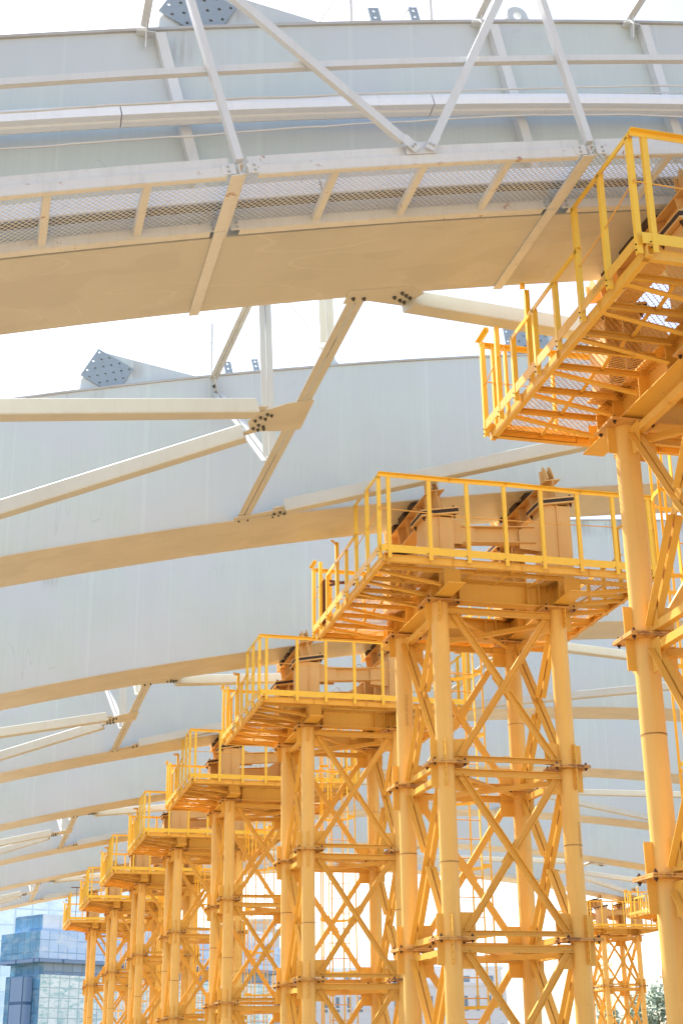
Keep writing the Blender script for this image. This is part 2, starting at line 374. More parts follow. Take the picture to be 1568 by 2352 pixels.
    # horizontals
    for i in range(4):
        z = lv[i]
        for sy in (-1, 1):
            b = MB(O); b.ext(chan(.05, .095, .008), (-hx + r - .01, sy * hy + sy * .02, z - .115), (hx - r + .01, sy * hy + sy * .02, z - .115), (0, 0, 1)); b.box(-.05, .05, sy * hy - .02, sy * hy + .03, z - .185, z - .17)
            b.build('horizontal_brace', 'brace', T)
            if i:
                b = MB(O); b.ext(chan(.05, .07, .008), (-hx + r - .01, sy * hy + sy * .02, z + .075), (hx - r + .01, sy * hy + sy * .02, z + .075), (0, 0, 1)); b.box(-.05, .05, sy * hy - .02, sy * hy + .028, z + .116, z + .13)
                b.build('horizontal_brace', 'brace', T)
        for sx in (-1, 1):
            b = MB(O); b.ext(ell(.08, .08, .009), (sx * hx, -hy + r - .01, z - .16), (sx * hx, hy - r + .01, z - .16)); b.box(sx * hx - .02, sx * hx + .03, -.05, .05, z - .175, z - .162)
            b.build('horizontal_brace', 'brace', T)
            if i:
                b = MB(O); b.ext(ell(.08, .08, .009), (sx * hx, -hy + r - .01, z + .035), (sx * hx, hy - r + .01, z + .035)); b.build('horizontal_brace', 'brace', T)
        b = MB(O); b.ext(ell(.065, .065, .007), (-hx + .13, -hy + .13, z - .12), (hx - .13, hy - .13, z - .12))
        b.build('plan_brace', 'brace', T)
        b = MB(O); b.ext(ell(.065, .065, .007), (hx - .13, -hy + .13, z - .20), (-hx + .13, hy - .13, z - .20)); b.slab([(-.14, 0, 0 + z - .125), (0, -.14, z - .125), (.14, 0, z - .125), (0, .14, z - .125)], (0, 0, 1), .008)
        b.build('plan_brace', 'brace', T)
    for k, (x, y) in corners.items():
        b = MB(O); b.box(x - .22, x + .22, y - .22, y + .22, -8.4, -8.37); b.build('base_plate', 'brace', T)
    # head beams: Y beams over the legs with flanged ends, X beams between
    yb0, yb1 = -1.70, 1.70
    for sx in (-1, 1):
        b = MB(O); x = sx * hx
        b.ext(ibeam(.24, .34, .014), (x, yb0 + .38, .20), (x, yb1 - .38, .20))
        for sy, ye in ((-1, yb0), (1, yb1)):   # tapered cantilever ends: bottom flange keeps going, web rises
            ys = ye - sy * .38
            b.box(x - .12, x + .12, min(ys, ye), max(ys, ye), .03, .044)
            b.box(x - .12, x + .12, min(ye - sy * .1, ye), max(ye - sy * .1, ye) - 0, .044, .2) if False else None
            b.slab([(x, ys, .044), (x, ye - sy * .20, .044), (x, ye - sy * .20, .29), (x, ys, .29)], (1, 0, 0), .012)
            b.box(x - .12, x + .12, min(ye - sy * .20, ye - sy * .188), max(ye - sy * .20, ye - sy * .188), .045, .29)
            for yy in (ys - sy * .02,):
                b.box(x - .118, x + .118, yy - .006, yy + .006, .046, .354)
        for yy in (-hy, -.3, .3, hy):
            for s2 in (-1, 1): b.slab([(x, yy, .05), (x + s2 * .115, yy, .05), (x + s2 * .115, yy, .35), (x, yy, .35)], (0, 1, 0), .01)
        b.build('head_beam', 'deck', T)
    for sy in (-1, 1):
        b = MB(O); y = sy * (hy - .02)
        b.ext(ibeam(.22, .34, .014), (-hx + .125, y, .19), (hx - .125, y, .19), (0, 0, 1))
        for xx in (-hx + .28, hx - .45, hx - .28):
            for s2 in (-1, 1): b.slab([(xx, y, .04), (xx, y + s2 * .105, .04), (xx, y + s2 * .105, .34), (xx, y, .34)], (1, 0, 0), .01)
        b.build('head_beam', 'deck', T)
    # deck frame
    X0, X1, Y0, Y1 = -2.01, 2.01, -1.925, 1.925; ZF0, ZF1 = .205, .305
    def fr(p0, p1, out):
        b = MB(O); p0, p1 = V(p0), V(p1); o = V(out); 
        t = (p1 - p0).normalized(); k = t.cross(V((0, 0, 1)))
        if k.dot(o) > 0: p0, p1 = p1, p0
        b.ext(chan(.055, .10, .008), p0, p1, (0, 0, 1))
        L = (p1 - p0).length; t = (p1 - p0).normalized()
        nst = int(L / .95)
        for q in range(1, nst): 
            c = p0 + t * (L * q / nst)
            b.bar(c + V((0, 0, -.045)) + o * 0.0, c + V((0, 0, .045)), .05, .008, t)
        b.build('deck_edge_channel', 'deck', T)
    zc = (ZF0 + ZF1) / 2
    # channels face outwards with the web inside, as on the photo
    fr((X0 + .055, Y0 + .055, zc), (X1 - .055, Y0 + .055, zc), (0, -1, 0)); fr((X0 + .055, Y1 - .055, zc), (X1 - .055, Y1 - .055, zc), (0, 1, 0))
    fr((X0 + .055, Y0, zc), (X0 + .055, Y1, zc), (-1, 0, 0)); fr((X1 - .055, Y0, zc), (X1 - .055, Y1, zc), (1, 0, 0))
    # cantilever brackets on both sides
    ys = [-1.47, -.96, -.44, -.13, .25, .77, 1.29, 1.86]
    for sx in (-1, 1):
        for q, y in enumerate(ys):
            xi = sx * (hx + .0)
            b = MB(O)
            b.ext(chan(.035, .062, .005), (sx * 1.94, y, .262), (sx * (hx + .13), y, .262))
            if q not in (3, 7):
                zin = .07
                b.ext(ell(.055, .055, .006), (sx * 1.93, y + .075, .212), (sx * (hx + .14), y + .075, zin))
            b.build('deck_bracket', 'deck', T)
        for x in (1.45,):
            b = MB(O); 
            for a, c in zip(ys[:-1], ys[1:]):
                b.bar((sx * x, a + .04, .272), (sx * (x - .05), c - .01, .272), .04, .008)
            b.build('deck_joist', 'deck', T)
    for sy in (-1, 1):
        b = MB(O); b.ext(chan(.035, .062, .005), (-hx + .13, sy * 1.5, .262), (hx - .13, sy * 1.5, .262)); b.build('deck_joist', 'deck', T)
        for q in range(3):
            xx = -.5 + q * .5
            b = MB(O); b.bar((xx, sy * 1.87, .272), (xx - .1, sy * 1.0, .272), .04, .008); b.build('deck_joist', 'deck', T)
    b = MB(O)
    for (a, c, e, f) in ((X0 + .06, X1 - .06, Y0 + .06, -.93), (X0 + .06, X1 - .06, .93, Y1 - .06), (X0 + .06, -hx - .0, -.93, .93), (hx + .0, X1 - .06, -.93, .93)):
        expanded(b, a, c, e, f, lambda x, y: .297, .034, .066, .008, .004)
    b.build('deck_mesh', 'meshy', T)
    # toe boards
    for p0, p1 in (((X0 + .02, Y0 - .004, .365), (X1 - .02, Y0 - .004, .365)), ((X0 + .02, Y1 + .004, .36), (X1 - .02, Y1 + .004, .36)), ((X0 - .004, Y0 + .02, .365), (X0 - .004, Y1 - .02, .365)), ((X1 + .004, Y0 + .02, .365), (X1 + .004, Y1 - .02, .365))):
        b = MB(O); b.bar(p0, p1, .006, .105); b.build('toe_board', 'rail' if p0[1] < -1.9 and p1[1] < -1.9 else 'deck', T)
    # railings
    RT = 1.43
    def post(par, x, y, zt, sx=1, sy=-1, z0=.235, mat='rail'):
        b = MB(O)
        b.ext(ell(.05 * sx, .05, .006) if sx > 0 else [(p[0] * -1, p[1]) for p in ell(.05, .05, .006)][::-1], (x, y, z0), (x, y, zt), (0, -sy, 0))
        b.m = 1
        for zz in (z0 + .035, z0 + .09): b.bolt((x + .02 * sx, y + sy * .003, zz), (0, sy, 0), .008, .006)
        return b.build('post', [mat, 'bolt'], par)
    def hand(par, pts, mat='rail', s=.05):
        b = MB(O)
        for i in range(len(pts) - 1): b.ext(ell(s, -s, .006)[::-1], pts[i], pts[i + 1])
        return b.build('handrail', mat, par)
    def rod(par, pts):
        b = MB(O); b.path(pts, .007, 6); return b.build('knee_rod', 'rope', par)
    # front
    FRT = bpy.data.objects.new('front_railing', None); COL.objects.link(FRT); FRT.parent = T
    yF = Y0 - .012
    for x in (-1.90, -1.33, -.79, -.25, .29, .83, 1.36, 1.9): post(FRT, x, yF, RT - .02, -1)
    hand(FRT, [(X0 - .01, yF, RT), (X0 + 1.0, yF, RT - .004), (-.2, yF, RT + .008), (.9, yF, RT - .008), (X1, yF, RT)])
    rod(FRT, [(X0, yF + .02, .93), (-1.3, yF + .02, .915), (-.79, yF + .02, .90), (.29, yF + .02, .905), (1.3, yF + .02, .93), (X1, yF + .02, .94)])
    # left side
    LRT = bpy.data.objects.new('left_railing', None); COL.objects.link(LRT); LRT.parent = T
    xL = X0 - .012
    def sidepost(par, x, y, zt, s, z0=.235):
        b = MB(O); b.ext(ell(.05, .05, .006), (x, y, z0), (x, y, zt), (-s, 0, 0)); b.m = 1
        for zz in (z0 + .035, z0 + .09): b.bolt((x + s * .003, y - .02 * s, zz), (s, 0, 0), .008, .006)
        return b.build('post', ['rail', 'bolt'], par)
    for y, zt in ((Y0 + .03, RT - .02), (Y0 + .63, RT), (Y0 + 1.22, RT + .02)): sidepost(LRT, xL, y, zt, -1)
    hand(LRT, [(xL, Y0, RT), (xL, Y0 + 1.26, RT + .03)])
    for y in (Y0 + 1.78, Y0 + 2.32): sidepost(LRT, xL, y, .97, -1)
    sidepost(LRT, xL, Y0 + 2.92, .98, -1)
    hand(LRT, [(xL, Y0 + 1.2, 1.0), (xL, Y0 + 2.95, .98)])
    sidepost(LRT, xL + .10, Y0 + 2.72, 1.43, -1, .3); b = MB(O); b.ext(ell(.05, -.05, .006)[::-1], (xL + .1, Y0 + 2.72, 1.43), (xL + .02, Y0 + 2.52, 1.38)); b.build('handrail', 'rail', LRT)
    rod(LRT, [(xL + .02, Y0, .95), (xL + .02, Y0 + .7, .84), (xL + .02, Y0 + 1.25, .80)])
    sidepost(LRT, xL, Y1 - .03, RT - .06, -1); sidepost(LRT, xL, Y1 - .48, RT - .1, -1)
    b = MB(O); b.ext(ell(.05, -.05, .006)[::-1], (xL, Y1 + .02, RT - .04), (xL, Y1 - .3, RT - .02)); b.build('handrail', 'rail', LRT)
    rod(LRT, [(xL + .02, Y1 - .03, .85), (xL + .02, Y1 - .7, 1.0)])
    # right side
    RRT = bpy.data.objects.new('right_railing', None); COL.objects.link(RRT); RRT.parent = T
    xR = X1 + .012
    for y, zt in ((Y0 + .03, RT - .02), (Y0 + .65, RT), (Y0 + 1.22, RT)): sidepost(RRT, xR, y, zt, 1)
    hand(RRT, [(xR, Y0, RT), (xR, Y0 + 1.26, RT)])
    for y in (Y0 + 1.8, Y0 + 2.35, Y0 + 2.95): sidepost(RRT, xR, y, .99, 1)
    hand(RRT, [(xR, Y0 + 1.2, 1.0), (xR, Y1, 1.0)]); sidepost(RRT, xR, Y1 - .03, .99, 1)
    # rear
    BRT = bpy.data.objects.new('rear_railing', None); COL.objects.link(BRT); BRT.parent = T
    yB = Y1 + .012
    for x in (-1.90, -1.75, -1.2, -.65, .35, .9, 1.45, 1.9): post(BRT, x, yB, RT - .08, 1, 1)
    hand(BRT, [(X0, yB, RT - .06), (-.6, yB, RT - .06)]); hand(BRT, [(.35, yB, RT - .06), (X1, yB, RT - .06)])
    rod(BRT, [(X0, yB - .02, .9), (-.62, yB - .02, .9)])
    # ladder with cage at the rear
    lx0, lx1, ly = .25, .66, Y1 + .18
    L = bpy.data.objects.new('ladder', None); COL.objects.link(L); L.parent = T
    for x in (lx0, lx1):
        b = MB(O); b.bar((x, ly, -8.0), (x, ly, RT), .05, .012, (1, 0, 0)); b.build('stile', 'rail', L)
    nr = 27
    for q in range(nr):
        z = -7.7 + q * .29
        if z > .35: break
        b = MB(O); b.tube((lx0, ly, z), (lx1, ly, z), .009, 6); b.build('rung', 'rope', L)
    cx = (lx0 + lx1) / 2
    arc = [(cx + .36 * math.cos(a), ly + .03 + .55 * math.sin(a)) for a in [PI * k / 10 for k in range(11)]]
    arc = [(lx1 + .0, ly)] + arc + [(lx0 - .0, ly)]
    for q in range(7):
        z = -5.2 + q * 1.02
        b = MB(O)
        for i in range(len(arc) - 1): b.bar((arc[i][0], arc[i][1], z), (arc[i + 1][0], arc[i + 1][1], z), .006, .05)
        b.build('cage_hoop', 'rail', L)
    for k in (1, 4, 6, 8, 11):
        b = MB(O); b.bar((arc[k][0], arc[k][1], -5.2), (arc[k][0], arc[k][1], .95), .03, .006, (0, 1, 0)); b.build('cage_bar', 'rail', L)
    # girder cradles standing on the legs
    th = .178; cs, sn = math.cos(th), math.sin(th)
    base = zb(TC.x) - AZ                      # girder underside above the leg top at the tower centre
    def gz(x): return base + (x) * sn / cs - .0
    for sy in (-1, 1):
        y = sy * (hy - .0)
        for sx in (-1, 1):
            x = sx * (hx + .02); zt = gz(x) - .43
            b = MB(O)
            b.box(x - .20, x + .20, y - .012, y + .012, .37, zt - .05)
            b.box(x - .012, x + .012, y - .20, y - .013, .37, zt - .04); b.box(x - .012, x + .012, y + .013, y + .20, .37, zt - .04)
            b.box(x - .21, x - .195, y - .20, y + .20, .37, zt - .10); b.box(x + .195, x + .21, y - .20, y + .20, .37, zt - .03)
            b.box(x - .27, x + .27, y - .24, y + .24, .356, .372)
            b.box(x - .194, x + .194, y + sy * .195 - .008, y + sy * .195 + .008, .38, zt - .07); b.box(x - .008, x + .008, y + sy * .205, y + sy * .225, .38, zt - .06)
            xi = x - sx * .20; xo = x - sx * .56
            b.slab([(xi, y - .10, .86 if sx < 0 else .84), (xo, y - .10, .87 if sx < 0 else .86), (xo, y - .10, zt - (.16 if sx < 0 else .46)), (xi, y - .10, zt - (.05 if sx < 0 else .22))], (0, 1, 0), .014)
            b.slab([(xi, y + .10, .86), (xo, y + .10, .87), (xo, y + .10, zt - (.16 if sx < 0 else .46)), (xi, y + .10, zt - (.05 if sx < 0 else .22))], (0, 1, 0), .014)
            for (dz0, m_) in ((-.045, 0), (-.005, 1), (.03, 0)):
                b.m = m_
                b.ext(rect(.56, .045 if m_ else .022), (x - .0, y - .26, zt + dz0), (x, y + .26, zt + dz0), (-sn, 0, cs))
            b.m = 2
            for ax in (-.23, .23):
                for ay in (-.2, .2):
                    b.bolt((x + ax * cs, y + ay, zt + ax * sn - .055), (sn, 0, -cs), .022, .03); b.bolt((x + ax * cs, y + ay, zt + ax * sn + .04), (-sn, 0, cs), .02, .022)
            b.m = 0
            b.build('pedestal', ['saddle', 'pad', 'bolt'], T)
        b = MB(O)
        xa, xb = -hx + .35, hx - .30
        b.ext(ibeam(.16, .25, .014), (xa, y + sy * .06, gz(xa) - .77), (xb, y + sy * .06, gz(xb) - .89)); b.m = 0
        rr = []
        for q in range(9):
            a = PI * q / 8; rr.append((.15 + .075 * math.cos(a), y, gz(0) - .69 + .09 * math.sin(a)))
        b.m = 1; b.path(rr, .009, 6)
        b.build('cross_beam', ['saddle', 'boltw'], T)
    for sx in (-1, 1):
        x = sx * (hx + .02); z = gz(x) - .235
        b = MB(O)
        b.ext(ibeam(.26, .30, .014), (x, -hy - .20, z), (x, hy + .28, z), (-sn, 0, cs))
        for yy in (-hy + .02, -.45, .0, .45, hy - .05):
            for s2 in (-1, 1):
                q0 = V((x, yy, z)); uu = V((cs, 0, sn)); vv = V((-sn, 0, cs))
                b.slab([q0 - vv * .136, q0 + uu * s2 * .125 - vv * .136, q0 + uu * s2 * .125 + vv * .136, q0 + vv * .136], (0, 1, 0), .01)
        # upstand lugs gripping the girder edge
        for sy, ye in ((-1, -hy - .10), (1, hy + .20)):
            q0 = V((x, ye, z)); uu = V((cs, 0, sn)); vv = V((-sn, 0, cs))
            for s2 in (-.045, .045):
                b.slab([q0 + uu * s2 + vv * .18 + V((0, -.08, 0)), q0 + uu * s2 + vv * .18 + V((0, .10, 0)), q0 + uu * s2 + vv * .34 + V((0, .09, 0)), q0 + uu * s2 + vv * .40 + V((0, .02, 0)), q0 + uu * s2 + vv * .34 + V((0, -.04, 0))], uu, .014)
            b.slab([q0 - uu * .10 + vv * .18 + V((0, .105, 0)), q0 + uu * .10 + vv * .18 + V((0, .105, 0)), q0 + uu * .08 + vv * .36 + V((0, .105, 0)), q0 - uu * .08 + vv * .36 + V((0, .105, 0))], (0, 1, 0), .014)
            b.m = 1
            b.tube(q0 + vv * .33 + uu * .055, q0 + vv * .33 + uu * .058, .02, 10); b.m = 0
        b.m = 1
        for yy, l in ((-.32, .2), (.12, .3), (.62, .2)):
            q0 = V((x, yy, z)); vv = V((-sn, 0, cs)); b.ext(rect(.30, .08), q0 + vv * .192 - V((0, l / 2, 0)), q0 + vv * .192 + V((0, l / 2, 0)), (-sn, 0, cs))
        b.build('cradle_beam', ['saddle', 'pad'], T)
    return T

TOW = make_tower()
GRP = 'yellow lattice support towers'
tl = {1: 'nearest yellow support tower, cut off by the right edge, its mesh deck seen from below',
      2: 'large yellow support tower in the centre foreground with a complete railed deck',
      3: 'yellow support tower standing directly behind and left of the large central one',
      4: 'fourth yellow tower from the right edge, with soot on its front toe board',
      5: 'fifth yellow support tower counted from the nearest one at the right edge',
      6: 'sixth yellow support tower, third counted from the glass building',
      7: 'seventh yellow support tower, second counted from the glass building',
      8: 'farthest tower of the near row, beside the glass building, without a front railing'}
towers = {}
protos = list(range(1, 9))
for n in protos:
    o = TOW if n == 2 else copy_tree(TOW, None, skip=('front_railing',) if n == 8 else ())
    o.location = V((TC.x, TC.y, AZ - H)) + off(n); o['label'] = tl[n]; o['group'] = GRP; towers[n] = o
# second row, mirrored about the arch apex
XB = 2 * APX - TC.x
for n, lab in ((7, 'small distant tower of the far row, mostly hidden behind the nearest leg at right'), (8, 'small distant yellow tower of the far row at lower right, under the last girder')):
    o = copy_tree(TOW); o.location = V((XB, TC.y, AZ - H)) + off(n); o['label'] = lab; o['group'] = 'yellow towers of the far row'

# single odd details on individual towers
o = towers[2]
b = MB((0, 0, H)); b.bar((-1.95, 1.45, .3), (-1.95, 1.45, 1.02), .06, .05, (1, 0, 0)); b.bar((-1.95, 1.8, 1.03), (-1.6, 1.45, 1.03), .04, .03); b.bar((-1.95, 1.45, 1.03), (-1.2, 1.5, 1.0), .04, .03); b.build('spare_post', 'dark', o)
o = towers[8]
b = MB((0, 0, H)); b.bar((-1.75, -1.9, .3), (-1.75, -1.9, 1.62), .045, .02, (1, 0, 0)); b.bar((-2.0, -1.9, 1.63), (-1.2, -1.9, 1.62), .04, .03); b.build('spare_post', 'dark', o)
o = towers[4]
b = MB((0, 0, H)); b.box(.52, .86, -1.945, -1.936, .33, .41); b.build('soot_patch', 'bolt', o)

# ------------------------------------------------------------------ girders
YF, YB = 18.40, 19.75
GD = 2.27
XA, XE = -13.0, 44.0
xs = [XA + (XE - XA) * i / 76 for i in range(77)]
def strip(mb, y0, y1, d0, d1, x0=XA, x1=XE, n=76):
    vs = []; fs = []
    for i in range(n + 1):
        x = x0 + (x1 - x0) * i / n
        a = arch(x, d0); c = arch(x, d1)
        vs += [(a[0], y0, a[1]), (a[0], y1, a[1]), (c[0], y1, c[1]), (c[0], y0, c[1])]
        if i:
            p = (i - 1) * 4; q = i * 4
            for k in range(4): fs.append((p + k, q + k, q + (k + 1) % 4, p + (k + 1) % 4))
    fs += [(0, 1, 2, 3), (n * 4 + 3, n * 4 + 2, n * 4 + 1, n * 4)]
    mb.add(vs, fs)
def make_girder():
    ox, oz = APX, APZ
    G = thing('box_girder', 'x', 'girder', (ox, (YF + YB) / 2, oz))
    O = (-ox, -(YF + YB) / 2, -oz)
    b = MB(O); strip(b, YF + .012, YF + .03, .021, GD - .031); b.build('web', 'grey', G)
    b = MB(O); strip(b, YB - .03, YB - .012, .021, GD - .031); b.build('web', 'grey', G)
    b = MB(O); strip(b, YF, YB, 0, .02); b.build('bottom_flange', 'greyflange', G)
    b = MB(O); strip(b, YF - .015, YB + .015, GD - .03, GD); b.build('top_flange', 'greytop', G)
    return G, O
GIR, GO = make_girder()
gl = {1: 'nearest grey box girder across the top, with stiffeners and the mesh walkway on its side',
      2: 'second grey box girder, seen whole below the nearest one, with a perforated plate on top',
      3: 'third grey box girder, passing behind the top of the large central tower',
      4: 'fourth grey box girder, resting on the tower left behind the central one',
      5: 'fifth grey box girder from the camera, below the second row of white struts',
      6: 'sixth grey box girder from the camera',
      7: 'seventh grey box girder, last but one before the sky',
      8: 'farthest grey box girder, its underside edge against the sky and the glass building'}
for n in range(1, 9):
    o = GIR if n == 2 else copy_tree(GIR); o.location = V((APX, (YF + YB) / 2, APZ)) + off(n); o['label'] = gl[n]; o['group'] = 'grey arched box girders'; towers[(n, 'g')] = o

# top fittings of girders 1 and 2: perforated splice plates with gusset, eye lug, small plates
def add_fittings(G):
    YC = 18.52
    def top(X):                               # height of the girder top above plan position X
        x = X
        for _ in range(12): x = X - (arch(x, GD)[0] - x)
        return arch(x, GD)[1]
    P = lambda X, dz, y=YC: V((X, y, top(X) + dz))
    g = MB(GO); g.slab([P(.98, -.02), P(2.83, -.02), V((1.27, YC, 9.70)), V((1.0, YC, 9.22))], (0, 1, 0), .03); g.build('splice_gusset', 'grey', G)
    def perf(a, c, nu, nv, skip, hr=.019):
        a, c = V(a), V(c); u_ = (c - a).normalized(); L = (c - a).length; v_ = V((-u_.z, 0, u_.x)); g = MB(GO)
        g.holes(a, u_, v_, nu, nv, L / nu, .09, hr, .02, skip); g.build('perforated_plate', 'plate', G)
    chk = lambda nu, nv, r: [(i, j) for i in range(nu) for j in range(nv) if (i + j) % 2 == r]
    yq = YC - .035
    a_ = V((1.56, yq, 9.13)); c_ = V((1.0, yq, 9.33))
    # tilted rectangle with corners near (0.99, 9.27) (1.24, 9.71) (1.72, 9.47) and its fourth corner at the girder edge
    u_ = V((.50, 0, -.26)).normalized(); v_ = V((u_.z * -1, 0, u_.x)); g = MB(GO)
    g.holes(V((.985, yq, 9.285)), u_, v_, 7, 6, .082, .084, .017, .02, chk(7, 6, 0)); g.build('perforated_plate', 'plate', G)
    u_ = V((.97, 0, .12)).normalized(); v_ = V((u_.z * -1, 0, u_.x)); g = MB(GO)
    g.holes(V((7.50, yq, 10.40)), u_, v_, 8, 6, .092, .085, .018, .02, chk(8, 6, 1)); g.build('perforated_plate', 'plate', G)
    g = MB(GO); g.slab([P(7.52, -.02), P(9.9, -.02), V((8.22, YC, 10.93)), V((7.60, YC, 10.84))], (0, 1, 0), .03); g.build('splice_gusset', 'grey', G)
    for X, L_ in ((3.08, .11), (3.50, .09)):
        u_ = V((.975, 0, .21)).normalized(); v_ = V((-u_.z, 0, u_.x)); g = MB(GO); g.holes(P(X, 0, yq), u_, v_, 1, 3, L_, .075, .018, .02); g.build('perforated_plate', 'plate', G)
    X = 4.62; c = P(X, .13); K = 20; vs = []; fs = []
    outer = [c + V((math.cos(2 * PI * k / K) * .115, 0, math.sin(2 * PI * k / K) * .115)) for k in range(K)]
    inner = [c + V((math.cos(2 * PI * k / K) * .045, 0, math.sin(2 * PI * k / K) * .045)) for k in range(K)]
    for yy in (-.03, .03): vs += [p + V((0, yy, 0)) for p in outer] + [p + V((0, yy, 0)) for p in inner]
    for k in range(K):
        k2 = (k + 1) % K
        fs += [(k, k2, K + k2, K + k), (2 * K + k2, 2 * K + k, 3 * K + k, 3 * K + k2), (K + k, K + k2, 3 * K + k2, 3 * K + k), (k2, k, 2 * K + k, 2 * K + k2)]
    g = MB(GO); g.add(vs, fs); g.slab([P(X - .20, 0), P(X + .22, 0), P(X + .12, .12), P(X + .08, .05), P(X - .08, .05), P(X - .12, .12)], (0, 1, 0), .03); g.build('lifting_eye', 'grey', G)
    for X in (2.87, 3.70):
        a = P(X, 0, YF + .10); g = MB(GO); g.tube(a, a + V((-.01, 0, .9)), .017, 8); g.tube(a + V((-.36, 0, -.06)), a + V((-.01, 0, .62)), .007, 6); g.build('guy_rod', 'cable', G)
add_fittings(towers[(1, 'g')]); add_fittings(towers[(2, 'g')])

# ------------------------------------------------------------------ walkway on girder 1 (world coordinates of girder 1)
o1 = off(1)
W_ = thing('maintenance_walkway', 'white mesh walkway with posts, rail and diagonals hung along the nearest girder', 'walkway', V((3.0, 9.8, zb(3.0))) + V((0, 0, DZ * -1)))
WO = V(W_.location) * -1
dz1 = o1.z
def ap(x, dn, y): a = arch(x - o1.x, dn); return V((a[0] + o1.x, y, a[1] + dz1))
YO, YI = 9.78, 10.74
main = [-1.42, 1.74, 4.90, 8.06]
def seg(mb, prof, x0, x1, dn, y, n=4, flip=False):
    for i in range(n):
        a, c = x0 + (x1 - x0) * i / n, x0 + (x1 - x0) * (i + 1) / n
        p, q = ap(a, dn, y), ap(c, dn, y)
        mb.ext(prof, p, q, nrm((a + c) / 2))
for k in range(3):
    x0, x1 = main[k] + .13, main[k + 1] - .13
    b = MB(WO); seg(b, chan(-.05, .098, .006)[::-1], x0, x1, .05, YO + .0); b.build('outer_channel', 'walk', W_)
    b = MB(WO); seg(b, rect(.006, .10), x0 - .05, x1 + .05, .155, YO + .035); b.build('toe_board', 'walk', W_)
    b = MB(WO); seg(b, chan(-.08, .098, .006)[::-1], x0, x1, .05, YI - .11); b.build('inner_channel', 'walk', W_)
    b = MB(WO); expanded(b, main[k] + .03, main[k + 1] - .03, YO + .012, YI - .10, lambda x, y: zb(x - o1.x) + dz1 + .088, .0272, .056, .0098, .004); b.build('walk_mesh', 'meshw', W_)
    for q in (1, 2, 3):
        x = main[k] + (main[k + 1] - main[k]) * q / 4
        b = MB(WO); b.ext(ell(.065, .05, .006), ap(x, .028, YO + .01), ap(x, .028, YI - .01), nrm(x)); b.build('cross_angle', 'walk', W_)
for x in main:
    b = MB(WO); b.ext(chan(.05, .10, .007), ap(x - .025, .05, YO - .03), ap(x - .025, .05, YI + .02), nrm(x)); b.bar(ap(x - .055, -.012, YI - .12), ap(x - .055, -.012, 12.12), .10, .014, nrm(x)); b.bar(ap(x - .055, -.004, YO - .03), ap(x - .055, -.004, YI - .122), .10, .008, nrm(x))
    br = b.build('bracket_beam', 'walk', W_)
    for s2 in (-1, 1):
        for yy, dn in ((YO - .008, .07), (YI - .118, .05)):
            b = MB(WO); b.slab([ap(x + s2 * .05, dn - .05, yy), ap(x + s2 * .16, dn - .05, yy), ap(x + s2 * .16, dn + .045, yy), ap(x + s2 * .05, dn + .045, yy)], (0, 1, 0), .008); b.m = 1
            b.bolt(ap(x + s2 * .11, dn - .025, yy - .004), (0, -1, 0), .014, .008); b.bolt(ap(x + s2 * .11, dn + .02, yy - .004), (0, -1, 0), .014, .008); b.build('clip_plate', ['walk', 'boltw'], br)
def node(x, h): p = ap(x, .12, YO); n_ = nrm(x) ; n_ = V((n_.x * 1.12, 0, n_.z)); return p + n_ * h
TOPH = 2.28
STX = (-1.65, 1.53, 4.72, 6.33, 8.0)
for x in main:
    b = MB(WO); b.bar(node(x, .02), node(x, TOPH), .075, .062, (1, 0, 0)); b.build('post', 'white', W_)
for x in STX:
    b = MB(WO); a = ap(x, GD + .02, 10.70); b.bar(a, a + V((0, -.9, 0)), .075, .075); b.build('top_arm', 'white', W_)
    b = MB(WO); a = ap(x, GD - .06, 10.70); b.slab([a + V((-.01, -.10, .10)), a + V((0, .03, .10)), a + V((0, .03, -.16)), a + V((0, -.02, -.20))], (1, 0, 0), .012); b.slab([a + V((-.09, -.03, -.02)), a + V((.09, -.03, -.02)), a + V((.09, .05, -.02)), a + V((-.09, .05, -.02))], (0, 0, 1), .012); b.build('arm_bracket', 'white', W_)
for k in range(3):
    xm = (main[k] + main[k + 1]) / 2
    if k != 1: continue
    for sx, xe in ((-1, main[k]), (1, main[k + 1])):
        p0 = node(xm + sx * .07, .0) + V((0, -.012, .02)); p1 = node(xe, 2.2) + V((0, -.01, 0))
        t = (p1 - p0).normalized()
        b = MB(WO); b.bar(p0 + t * .12, p1, .075, .062, (0, -1, 0)); b.build('diagonal', 'white', W_)
        b = MB(WO); b.bar(p0 - t * .03 + V((0, -.038, 0)), p0 + t * .14 + V((0, -.038, 0)), .085, .01, (0, -1, 0)); b.m = 1
        k_ = V((t.z, 0, -t.x))
        for s2 in (-1, 1): b.bolt(p0 + t * .02 + k_ * .018 * s2 + V((0, -.044, 0)), (0, -1, 0), .014, .008)
        b.build('end_clip', ['white', 'boltw'], W_)
    b = MB(WO); b.slab([ap(xm - .14, .10, YO - .006), ap(xm + .14, .10, YO - .006), ap(xm + .13, .17, YO - .006), ap(xm + .05, .22, YO - .006), ap(xm - .06, .22, YO - .006), ap(xm - .13, .18, YO - .006)], (0, 1, 0), .01); b.build('node_plate', 'white', W_)
b = MB(WO); seg(b, rect(.06, .062), main[0], main[3], 1.10, YO + .07, 24); b.build('handrail', 'white', W_)
